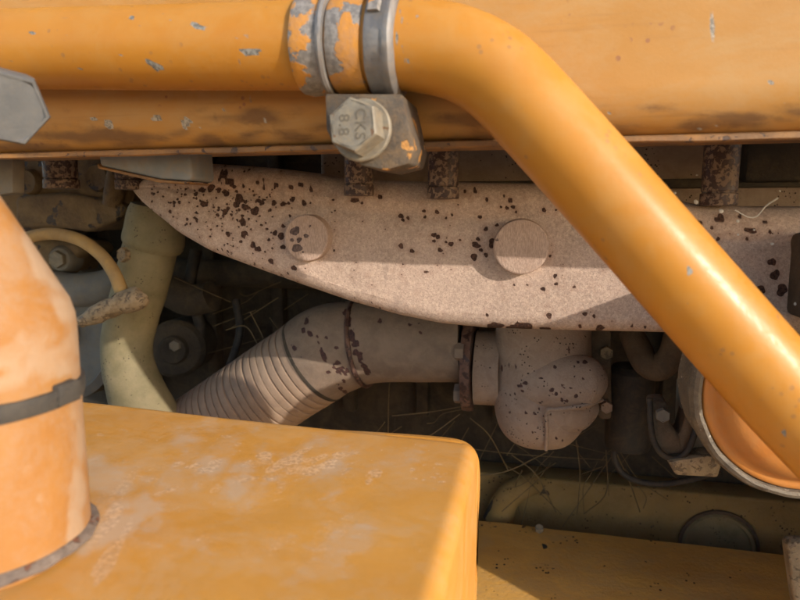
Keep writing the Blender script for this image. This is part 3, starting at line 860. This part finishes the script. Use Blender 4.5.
# ---------------------------------------------------------------- frame rail
def rail():
    root = thing('frame_rail', 'dirty ochre frame rail with wide sloping top below the engine', 'rail', pt(640, 600, 560))
    zb = pt(640, 540, 640)
    back = pt(640, 538, 640)
    z0 = back.z
    V = []
    prof = [(640, z0 - 60), (640, z0 - 2), (638, z0), (470, z0 - 16), (462, z0 - 19), (458, z0 - 24), (458, z0 - 140), (640, z0 - 140)]
    xs = [-700 + 14 * i for i in range(101)]
    n = len(prof)
    F = []
    for x in xs:
        for y, z in prof: V.append((x, y + 0.9 * noise.noise(Vector((x * .02, y * .02, 1))), z + 1.0 * noise.noise(Vector((x * .02, y * .02, 5)))))
    for i in range(len(xs) - 1):
        for q in range(n):
            a, b = i * n + q, i * n + (q + 1) % n
            F.append((a, b, b + n, a + n))
    F.append(tuple(range(n - 1, -1, -1))); F.append(tuple(range((len(xs) - 1) * n, len(xs) * n)))
    build('top_flange', (V, F), M['rail'], root)
    build('upright', prism([(300, 352, z0 - 150), (300, 352, -100), (300, 385, -45), (300, 500, -45), (300, 520, 40), (300, 760, 40), (300, 760, z0 - 150)], (30, 0, 0), 2), M['rail'], root)  # added plate out of view on the right, shades rail and gap behind
    build('bolt', hexhead(pt(539, 530, 628), (0.1, -0.5, 1), 8, 5), M['zinc'], root)
    build('hole_dark_disc', lathe([(0.5, 0), (4.5, 0), (4.5, 0.8), (0.5, 0.8)], pt(543, 547, 606), (0, -0.1, 1), 20), M['rubber'], root)  # thin black disc, the dark inside of a hole put in as colour
    web = thing('sump_wall', 'dusty ochre sump wall with round plug behind the frame rail', 'sump', pt(640, 560, 690))
    t0 = pt(640, 488, 690)
    build('wall', dent(box((-700, 690, t0.z - 200), (700, 729, t0.z), 4, 3), 1.0, 0.02), M['web'], web)
    c = pt(718, 545, 688); k = mm(718, 688, 545)
    pl = build('round_plug', lathe([(34 * k, -2), (34 * k, 3), (32 * k, 6), (29 * k, 6), (28 * k, 3), (10 * k, 2.5), (1, 2.5)], c, (0, -1, 0), 64), M['hose'], web)
    build('plug_gasket', lathe([(34.2 * k, 0), (37 * k, 0), (37 * k, 3.5), (34.2 * k, 3.5), (34.2 * k, 0)], c, (0, -1, 0), 64, caps=False), M['brown'], pl)
    build('drain_elbow', dent(ptube([(498, 520, 670, 14), (506, 500, 668, 13), (520, 488, 672, 12), (535, 482, 686, 11)], 6, 24), 0.6, 0.08), M['web'], web)
    build('seal_strip', ptube([(488, 518, 668, 5), (496, 503, 664, 5), (510, 487, 668, 5)], 6, 16), M['rubber'], web)
    build('ledge_bracket', dent(pprism([(787, 547), (792, 543), (850, 543), (860, 640), (800, 640)], 455, 12, 3, 3), 0.4, 0.05), M['fitting'],
          label='pale worn steel bracket end at the lower right corner on the rail', cat='bracket')
rail()

# ---------------------------------------------------------------- dry straws and lint
def straws():
    rng = random.Random(21)
    fixed = [[(412, 443, 560, 1.1), (436, 432, 566, 1.1), (460, 414, 575, 0.9)], [(392, 416, 590, .9), (430, 412, 590, .9), (470, 405, 590, .8)],
             [(430, 474, 600, 1.2), (500, 470, 600, 1.2), (548, 452, 600, 1)], [(470, 418, 610, 1.1), (486, 436, 610, 1.1), (508, 470, 640, 1)],
             [(512, 455, 620, 1), (536, 478, 630, 1), (556, 512, 660, 1)], [(610, 440, 600, 1.2), (634, 480, 620, 1.2), (640, 512, 660, 1)],
             [(576, 440, 630, .8), (579, 480, 640, .8), (577, 515, 670, .8)], [(462, 448, 640, .8), (520, 458, 640, .8), (606, 460, 650, .7)],
             [(388, 440, 620, .8), (392, 400, 620, .8), (390, 380, 620, .7)], [(606, 450, 650, 1), (600, 490, 660, 1), (584, 514, 680, .9)],
             [(620, 452, 640, .8), (634, 478, 640, .8), (668, 500, 660, .7)], [(522, 470, 655, .9), (521, 490, 660, .9), (520, 515, 670, .8)],
             [(250, 312, 590, .9), (262, 340, 590, .9), (266, 350, 590, .8)], [(226, 330, 600, 1), (240, 328, 600, 1), (258, 345, 590, .8)]]
    lab = ['pale straw rising from the tank edge towards the rusty flange', 'straw lying level just under the smooth elbow, left of the flange', 'long straw sloping up from the tank corner to the bottom of the housing',
           'straw dropping steeply from the foot of the rusty flange', 'straw sloping down from below the housing onto the sump wall', 'straw bending down between the housing and the dark oil filter',
           'short upright straw directly below the housing', 'longest level straw crossing the dark gap below the housing', 'upright straw standing behind the tank edge left of the flange',
           'straw curving down to the left below the dark oil filter', 'straw sloping down beside the curled black hose', 'short upright straw in front of the drain elbow',
           'thin straw leaning steeply on the top of the corrugated pipe', 'bent straw arching left of the steep one above the corrugated pipe']
    for f, lb in zip(fixed, lab):
        f = [(x, y, Y, r * 0.6) for x, y, Y, r in f]
        m = (f[1][0] + rng.uniform(-6, 6), f[1][1] + rng.uniform(-6, 6), f[1][2], f[1][3])
        build('straw', ptube([f[0], m, f[2]], 10, 6), M['straw'], label=lb, cat='straw', group='dry straws in the engine bay')
    V, F = [], []
    for _ in range(36):
        x0 = rng.choice([rng.gauss(500, 60), rng.gauss(610, 30), rng.gauss(270, 30)])
        left = x0 < 340
        y0 = rng.uniform(280, 340) if left else rng.uniform(400, 470)
        Y0 = rng.uniform(600, 690)
        nodes = []
        x, y = x0, y0
        dx, dy = rng.uniform(-26, 26), rng.uniform(4, 24) if not left else rng.uniform(-10, 20)
        for q in range(4):
            nodes.append((x, y, min(Y0, 684), rng.uniform(.3, .55)))
            x += dx; y += dy
            if rng.random() < .4: dx += rng.uniform(-18, 18); dy += rng.uniform(-12, 12)
            Y0 += rng.uniform(-8, 8)
        V, F = merge((V, F), ptube(nodes, 4, 4))
    build('straw_tangle', (V, F), M['straw'], label='tangle of fine dry grass and webs in the dark gaps behind the housing', kind='stuff')
    build('cobweb_thread', ptube([(735, 210, 440, .7), (748, 217, 440, .7), (757, 216, 440, .7), (766, 206, 440, .8), (778, 198, 440, 1.0)], 8, 6), M['lint'],
          label='pale wavy cobweb thread on the manifold right of the bent pipe', cat='thread')
    V, F = [], []
    for px, py, r, Y in [(696, 202, 2.6, 440), (721, 211, 2.6, 440), (738, 221, 1.8, 442), (697, 175, 1.2, 440), (738, 235, 1.4, 442), (772, 244, 1.6, 438), (796, 304, 2.4, 430), (780, 191, 1.3, 440), (675, 193, 1.5, 440), (754, 230, 1.2, 442)]:
        k = mm(px, Y, py)
        vf = lathe([(0.1, -r * k * .7), (r * k * .7, -r * k * .4), (r * k, 0), (r * k * .6, r * k * .5), (0.1, r * k * .7)], pt(px, py, Y), (0.4, -1, 0.6), 8)
        V2, F2 = dent(vf, 0.5, 0.9, px)
        V, F = merge((V, F), (V2, F2))
    build('lint_flecks', (V, F), M['lint'], label='scattered pale lint flecks caught on the manifold right of the bent pipe', kind='stuff')
straws()

# ---------------------------------------------------------------- bracket plate under the hood
def hood_bracket():
    root = thing('wedge_bracket', 'blue-grey wedge-shaped steel bracket bolted under the hood at left', 'bracket', pt(145, 182, 385))
    build('plate', pprism([(98, 150), (189, 146), (192, 178), (188, 181), (160, 179), (100, 166)], 372, 30, 2, 3), M['bluegrey'], root)
    build('painted_edge', pprism([(97, 163), (100, 166.5), (160, 179.5), (189, 182), (186, 184), (158, 182.5), (98, 168.5)], 371, 29, .6, 2), M['hood_edge'], root)
    build('wedge_tab', pprism([(0, 150), (13, 150), (13, 192), (0, 192)], 372, 14, 1.5), M['grey'], root) if False else None
hood_bracket()
build('hanger_tab', pprism([(-10, 140), (12.5, 140), (12.5, 193), (-10, 196)], 392, 12, 1.5), M['grey'], label='small pale steel tab hanging from the hood beside the orange neck', cat='tab')

# ---------------------------------------------------------------- bent pipe
PY_ = 305.0
PIPE = [(-260, 55, PY_ - 4, 0), (0, 50, PY_, 0), (150, 48.5, PY_, 0), (260, 47, PY_, 0), (340, 45.5, PY_, 0), (400, 45, PY_, 0), (432, 48, PY_, 0), (463, 56, PY_, 0), (491, 71, PY_, 0), (515, 92, PY_, 0), (542, 121, PY_, 0),
        (586, 170, PY_, 0), (646, 238, PY_, 0), (711, 312, PY_, 0), (786, 396, PY_, 0), (870, 484, PY_, 0), (960, 586, PY_, 0)]
PR = 43.6 * mm(400, PY_, 45)
def bent_pipe():
    rows = []
    for x, y, Y, _ in PIPE:
        p = pt(x, y, Y); rows.append((p.x, p.y, p.z))
    S = spline(rows, 26)
    vf = tube(S, PR, 96)
    V = np.array([tuple(p) for p in vf[0]])
    sp_ = [(155, 66, 4.5, 1, 2.2, 42), (32, 33, 3.4, 1, 1.6, 5), (250, 52, 6, 1, 1.7, -5), (197, 26, 4, 1, 2, 35), (131, 17, 3, .8), (87, 22, 2.2, .6), (690, 271, 4, 1), (784, 433, 3, .8, 1.4, 40), (246, 36, 3, .45, 2, 0), (66, 36, 2, .5),
           (54, 37, 1.5, .6), (205, 28, 3, .6, 1.5, 20), (240, 62, 4, .5), (12, 60, 3, .5), (120, 55, 1.4, .6), (615, 160, 1, .5), (560, 90, 1, .5)]
    rng = random.Random(9)
    for _ in range(24): sp_.append((rng.uniform(0, 285), rng.uniform(12, 82), rng.uniform(.5, 1.2), rng.uniform(.4, .8)))
    sp_ = [(q[0], q[1], q[2] * 0.82) + tuple(q[3:]) for q in sp_]
    for _ in range(50):
        t_ = rng.random(); o_ = rng.uniform(-36, 36)
        sp_.append((540 + 250 * t_ + o_ * .76, 118 + 285 * t_ - o_ * .65, rng.uniform(.35, .9), rng.uniform(.4, .75)))
    for _ in range(16):
        t_ = rng.random(); o_ = rng.uniform(-34, 34)
        sp_.append((540 + 250 * t_ + o_ * .76, 118 + 285 * t_ - o_ * .65, rng.uniform(.3, .5), rng.uniform(.4, .6), rng.uniform(6, 22), 48 + rng.gauss(0, 10)))
    for _ in range(14): sp_.append((rng.uniform(10, 280), rng.uniform(14, 80), rng.uniform(.35, .6), rng.uniform(.4, .6), rng.uniform(5, 18), rng.gauss(0, 14)))
    for _ in range(16): sp_.append((rng.gauss(404, 5), rng.uniform(5, 86), rng.uniform(.8, 2), rng.uniform(.35, .6), rng.uniform(1, 3), 90))
    a = spots_on(V, sp_, facing=V[:, 1] < PY_ + 4)
    build('bent_pipe', (V, vf[1]), M['pipe'], label='glossy orange pipe running along the hood then bending down to the right', cat='pipe', attr={'chip': a})
    return S
PS = bent_pipe()

# ---------------------------------------------------------------- pipe clamp
def clamp():
    cx = pt(345, 45, PY_)
    root = thing('pipe_clamp', 'chipped two-band pipe clamp with hex bolt holding the bent pipe to the hood', 'clamp', pt(360, 160, PY_ + 10))
    a, b = pt(296, 46, PY_), pt(392, 45, PY_)
    ax = (b - a).normalized()
    k = mm(345, PY_, 45)
    def at(px):
        t = (px + 16 - 296) / (392 - 296)
        return a + (b - a) * t
    R = PR
    # left collar: a flared strap whose lower end stands off the pipe
    A0, A1 = math.radians(-150), math.radians(152)
    ref = (0, -1, 0)                    # angle 0 faces the viewer
    build('collar', dent(lathe([(R + 0.2, 0), (R + 2.6, -1), (R + 3.4, 2), (R + 2.6, 9), (R + 2.0, 14), (R + 0.2, 14.5)], at(293), ax, 64, (A0, A1), ref), 0.45, 0.07, 3), M['clamp'], root, label='left collar chipped to grey metal')
    build('collar_edge', dent(lathe([(R + 0.2, 0), (R + 3.8, 0.2), (R + 4.3, 1.6), (R + 3.8, 3), (R + 0.2, 3.2)], at(317), ax, 64, (A0, A1), ref), 0.4, 0.08, 5), M['greysteel'], root)
    build('saddle', dent(lathe([(R + 0.2, 0), (R + 1.5, 0.2), (R + 2.2, 2), (R + 2.3, 12), (R + 1.8, 17), (R + 0.2, 17.3)], at(324), ax, 64, (A0, A1), ref), 0.35, 0.06, 8), M['clamp'], root, label='middle saddle with orange paint peeling')
    build('band', dent(lathe([(R + 0.2, 0), (R + 3.0, 0.2), (R + 3.4, 2), (R + 3.3, 8), (R + 4.4, 9.5), (R + 4.4, 12), (R + 3, 13.5), (R + 0.2, 14)], at(361), ax, 64, (A0, A1), ref), 0.45, 0.08, 11), M['greysteel'], root, label='right band of bare grey steel')
    # overlapping strap tail at the top of the right band
    build('strap_tail', dent(lathe([(R + 3.6, 0), (R + 5.2, 0.4), (R + 5.4, 5), (R + 3.6, 6)], at(364), ax, 24, (math.radians(-62), math.radians(-20)), ref), 0.3, 0.1, 2), M['clamp'], root)
    # block under the pipe carrying the bolt
    by = PY_ - 14
    out = [(325, 94), (402, 94), (408, 122), (414, 148), (410, 164), (386, 170), (362, 166), (334, 147), (326, 130)]
    blk = build('clamp_block', dent(pprism(out, by, 36, 1.1, 2), 0.5, 0.09, 4), M['block'], root)
    kb = mm(357, by, 128)
    ax2 = Vector((-0.10, -1, 0.10)).normalized()
    c = pt(363, 131, by)
    build('washer', lathe([(0.4, 0), (31 * kb, 0), (31 * kb, 1.6), (29.5 * kb, 2.2), (0.4, 2.2)], c + ax2 * 0.5, ax2, 48), M['zinc'], root)
    head = build('bolt_head', hexhead(c + ax2 * 2.6, ax2, 47 * kb, 11.0, ref=(0, 0, 1), rot=math.radians(8), dish=False), M['zinc'], root)
    # raised grade lettering, read from top to bottom
    top = c + ax2 * 13.6
    right = Vector((1, 0, 0)); right = (right - ax2 * right.dot(ax2)).normalized()
    upv = ax2.cross(right) * -1
    if upv.z < 0: upv = -upv
    for txt, off in (('CKS', 8.5), ('8.8', -8.5)):
        cu = bpy.data.curves.new('lettering', 'FONT')
        cu.body = txt
        cu.size = 15.5 * kb * 0.001
        cu.extrude = 0.00022
        cu.offset = 0.00002
        cu.space_character = 1.12
        cu.align_x = 'CENTER'; cu.align_y = 'CENTER'
        tmp = bpy.data.objects.new('tmp', cu)
        COL.objects.link(tmp)
        me = bpy.data.meshes.new_from_object(tmp.evaluated_get(bpy.context.evaluated_depsgraph_get()))
        bpy.data.objects.remove(tmp)
        # text x runs downwards, text y runs to the right
        mat4 = Matrix((( -upv.x, right.x, ax2.x), (-upv.y, right.y, ax2.y), (-upv.z, right.z, ax2.z))).to_4x4()
        o = bpy.data.objects.new('lettering', me)
        me.materials.append(M['lettering'])
        COL.objects.link(o)
        o.parent = head
        o.matrix_local = Matrix.Translation((top + right * off * kb + OFF) * 0.001 - LOC[root]) @ mat4
clamp()

# ---------------------------------------------------------------- grey bolt close to the lens, upper left
def near_bolt():
    root = thing('hex_bolt', 'large blurred grey hex bolt head poking in at the upper left edge', 'bolt', pt(-2, 140, 235))
    c = pt(0, 102, 232); k = mm(0, 232, 102)
    ax = -ray(8, 104).normalized() + Vector((0.34, 0, -0.22))
    build('bolt_head', hexhead(c, ax, 66 * k, 16, rot=math.radians(22)), M['boltgrey'], root)
    build('shank', lathe([(20 * k, 2), (20 * k, -85)], c, -ray(-8, 100), 32), M['zinc'], root)
near_bolt()

# ---------------------------------------------------------------- orange tank in front
ZT = pt(300, 428, 335).z
def tank():
    root = thing('tank', 'scuffed orange tank with broad flat top and rounded corners in the foreground', 'tank', Vector((-100, 150, ZT - 260)))
    xr = ptz(474, 470, ZT - 6).x
    yb = 338.0
    xl, yf, zb, R = -520.0, 20.0, ZT - 260, 8.5
    nx, ny, nr = 150, 90, 9
    # rounded-box top: grid over an inflated plan, then skirts
    def edge(vals_lo, vals_hi, n):
        t = [math.pi / 2 * i / nr for i in range(nr)]
        lo = [(vals_lo + R * (1 - math.sin(math.pi / 2 - a)) , a) for a in t]
        return lo
    xs = list(np.linspace(xl, -282, 12)) + list(np.linspace(-280, xr - R, 330)); ys = list(np.linspace(yf, 138, 12)) + list(np.linspace(140, yb - R, 260))
    V, F = [], []
    def drop(e):   # e: 0..1 outward over the rounding
        return R * math.sin(e * math.pi / 2), R * (1 - math.cos(e * math.pi / 2))
    ue = [(x, 0.0) for x in xs] + [(xr - R, e / nr) for e in range(1, nr + 1)]
    ve = [(y, 0.0) for y in ys] + [(yb - R, e / nr) for e in range(1, nr + 1)]
    for x, ex in ue:
        for y, ey in ve:
            e = min(1.0, math.hypot(ex, ey))
            if ex > 0 or ey > 0:
                h = math.hypot(ex, ey)
                o, dz = drop(e)
                ox, oy = o * ex / h, o * ey / h
            else: ox = oy = dz = 0.0
            w = 1.4 * noise.noise(Vector((x * 0.009, y * 0.009, 2))) + 0.35 * noise.noise(Vector((x * 0.04, y * 0.04, 7)))
            V.append((x + ox, y + oy, ZT - dz + w * (1 - e) - 0.025 * (x + 90) + 0.05 * (y - 300)))
    n = len(ve)
    for i in range(len(ue) - 1):
        for q in range(n - 1):
            a = i * n + q
            F.append((a, a + n, a + n + 1, a + 1))
    # skirts down the right and back
    ring = [(len(ue) - 1) * n + q for q in range(n)] + [i * n + n - 1 for i in range(len(ue) - 2, -1, -1)]
    base = len(V)
    for i in ring: V.append((V[i][0], V[i][1], zb))
    for q in range(len(ring) - 1): F.append((ring[q], base + q, base + q + 1, ring[q + 1]))
    Vn = np.array(V)
    sp_ = []
    rng = random.Random(17)
    def swarm(cx, cy, sx, sy, n_, r0, r1, st, ang=-14):
        for _ in range(n_):
            sp_.append((rng.gauss(cx, sx), rng.gauss(cy, sy), rng.uniform(r0, r1), rng.uniform(st * .5, st), rng.uniform(1.5, 4), ang + rng.uniform(-8, 8)))
    swarm(255, 470, 55, 10, 46, 1.2, 4.5, .55); swarm(300, 463, 22, 5, 16, 2, 5, .7)
    swarm(335, 545, 14, 16, 10, 4, 10, .42, -50); swarm(180, 478, 40, 16, 24, 1, 3, .5)
    swarm(375, 475, 4, 2, 2, 3, 4, .6, 0); swarm(205, 545, 10, 4, 4, 3, 7, .4); swarm(110, 520, 12, 16, 10, 3, 9, .5, -50); swarm(280, 545, 20, 8, 7, 3, 7, .38)
    swarm(430, 475, 14, 8, 14, .8, 1.8, .7, 0); swarm(250, 430, 100, 5, 18, 1, 2.5, .5, 4)
    dst = []
    def patch(cx, cy, sx, sy, n_, r0, r1, st):
        for _ in range(n_): dst.append((rng.gauss(cx, sx), rng.gauss(cy, sy), rng.uniform(r0, r1), rng.uniform(st * .5, st), rng.uniform(1, 2.5), rng.uniform(-40, 0)))
    patch(260, 470, 60, 12, 26, 6, 16, .7); patch(335, 545, 12, 14, 7, 8, 16, .6); patch(115, 515, 18, 22, 16, 8, 18, .8); patch(205, 545, 14, 6, 5, 8, 14, .5)
    patch(170, 470, 40, 20, 14, 6, 14, .5); patch(280, 548, 24, 10, 8, 6, 14, .45); patch(420, 470, 20, 8, 8, 4, 9, .4); patch(250, 425, 110, 4, 16, 5, 9, .5)
    for _ in range(46):      # fine scratches
        sp_.append((rng.gauss(270, 80), rng.gauss(490, 34), rng.uniform(.35, .6), rng.uniform(.45, .75), rng.uniform(8, 34), rng.gauss(-14, 9)))
    for _ in range(160): sp_.append((rng.uniform(90, 460), rng.uniform(420, 600), rng.uniform(.4, 1.1), rng.uniform(.4, .8)))
    build('tank_body', (Vn, F), M['tank'], root, attr={'chip': spots_on(Vn, sp_, soft=1.4), 'dust': spots_on(Vn, dst, soft=14)})
    # folded lip standing behind the back right corner
    zl = ptz(440, 447, ZT + 1).z
    lp = [pt(-200, 398, yb + 16), pt(395, 444, yb + 10)]
    V, F = [], []
    px = [(120, 417.5), (250, 427), (330, 431), (390, 434.5), (430, 437.5), (452, 440), (465, 444), (474, 453), (478, 468), (478, 500), (475, 540)]
    front = [pt(x, y, yb + 3 - (8 if x > 470 else 0)) for x, y in px]
    low = [pt(x - (8 if i > 6 else 0), y + 26, yb + 3) for i, (x, y) in enumerate(px)]
    S = spline([tuple(p) for p in front], 5)
    n = len(S)
    for p in S: V.append(tuple(p))
    for p in S: V.append((p[0] + .5, p[1] + 4.0, p[2] - .5))
    for p in S: V.append((p[0] - 14 if False else p[0], p[1] + 4.0, p[2] - 60))
    for p in S: V.append((p[0], p[1], p[2] - 60))
    for i in range(n - 1):
        for q in range(4):
            a, b = q * n + i, ((q + 1) % 4) * n + i
            F.append((a, b, b + 1, a + 1))
    F.append((0, n, 2 * n, 3 * n)); F.append((n - 1, 4 * n - 1, 3 * n - 1, 2 * n - 1))
    build('back_lip', (V, F), M['tank'], root)
tank()

# ---------------------------------------------------------------- filler neck on the tank
def neck():
    base = ptz(-12, 536, ZT)
    c = Vector((base.x, base.y, ZT - 0.025 * (base.x + 90) + 0.05 * (base.y - 300)))
    pr = ptz(84, 535, ZT)
    # radius so that the right edge of the cylinder reaches column 85 of the photo
    d = (c - Vector((0, 0, 0))).dot(FWD)
    best = None
    for R in np.linspace(15, 90, 400):
        mx = max(project(np.array([tuple(c + Vector((R * math.cos(a), R * math.sin(a), 40)))]))[0][0] for a in np.linspace(0, 6.28, 60))
        if best is None or abs(mx - 85) < best[0]: best = (abs(mx - 85), R)
    R = best[1]
    root = thing('filler_neck', 'sun-bleached orange filler neck with cone shoulder and grey strap on the tank', 'filler neck', c)
    k = d / FPX
    def zof(py):  # height above tank where the right edge shows at row py
        e = c + RIGHT * R
        dd = e.dot(FWD)
        return (e + UP * 0).z and ((300 - py) / FPX * dd - e.dot(UP)) / UP.z + 0.0
    z_sh, z_str = zof(325), zof(388)
    prof = [(R, -2), (R, 4), (R, z_str - 10), (R, z_sh - 3), (R * 0.99, z_sh + 3), (R * 0.95, z_sh + 9)]
    slope = (R * 0.95 - 3) / max(1.0, zof(148) - z_sh - 9)
    ztop = zof(150)
    prof += [(R * 0.95 - (ztop - z_sh - 9) * slope * t, z_sh + 9 + (ztop - z_sh - 9) * t) for t in (0.2, 0.4, 0.6, 0.8, 1.0)]
    prof += [(prof[-1][0] * .6, ztop + 4), (1, ztop + 5)]
    dense = []
    for (r0, h0), (r1, h1) in zip(prof[:-1], prof[1:]):
        m_ = max(1, int(abs(h1 - h0) / 3))
        dense += [(r0 + (r1 - r0) * i / m_, h0 + (h1 - h0) * i / m_) for i in range(m_)]
    dense.append(prof[-1])
    vf = dent(lathe(dense, c, (0, 0, 1), 160), 0.7, 0.035, 1)
    rng = random.Random(31)
    dst = [(rng.gauss(80, 4), rng.uniform(300, 540), rng.uniform(4, 9), rng.uniform(.4, .9), rng.uniform(1.5, 4), 90 + rng.uniform(-10, 10)) for _ in range(30)]
    dst += [(rng.gauss(30 + (y_ - 180) * .35, 12), y_, rng.uniform(6, 14), rng.uniform(.4, .9), 2, 60) for y_ in np.linspace(165, 310, 26)]
    dst += [(rng.uniform(0, 85), rng.gauss(352, 14), rng.uniform(5, 12), rng.uniform(.3, .8), rng.uniform(1.5, 4), -18) for _ in range(26)]
    dst += [(rng.uniform(0, 85), rng.uniform(410, 540), rng.uniform(3, 9), rng.uniform(.15, .4), rng.uniform(1, 3), -10) for _ in range(18)]
    build('neck_body', vf, M['neck'], root, attr={'dust': spots_on(vf[0], dst, soft=9)})
    tilt = Vector((0.02, 0.0, 1)).normalized()
    w = 8.5 * k
    st = build('strap', dent(lathe([(R - .5, -w), (R + 1.5, -w), (R + 1.9, -w * .5), (R + 1.9, w * .5), (R + 1.5, w), (R - .5, w)], c + Vector((0, 0, z_str)), tilt, 96), 0.3, 0.1, 4), M['strap'], root)
    e = c + RIGHT * (R + 1.5) + Vector((0, 0, z_str))
    build('strap_buckle', bevelled(box((e.x - 3, e.y - 9, e.z - w * 1.05), (e.x + 2.4, e.y + 2, e.z + w * 1.35)), .9, 2), M['strap'], st)
    prof = [(R - 1, 0.2), (R + 2.6, 0.2), (R + 3, 0.9), (R + 2.4, 2.4), (R + 0.9, 3.8), (R - 1, 4.4)]
    build('weld_bead', dent(lathe(prof, c, (0, 0, 1), 120), 0.6, 0.12, 9), M['weld'], root)
neck()
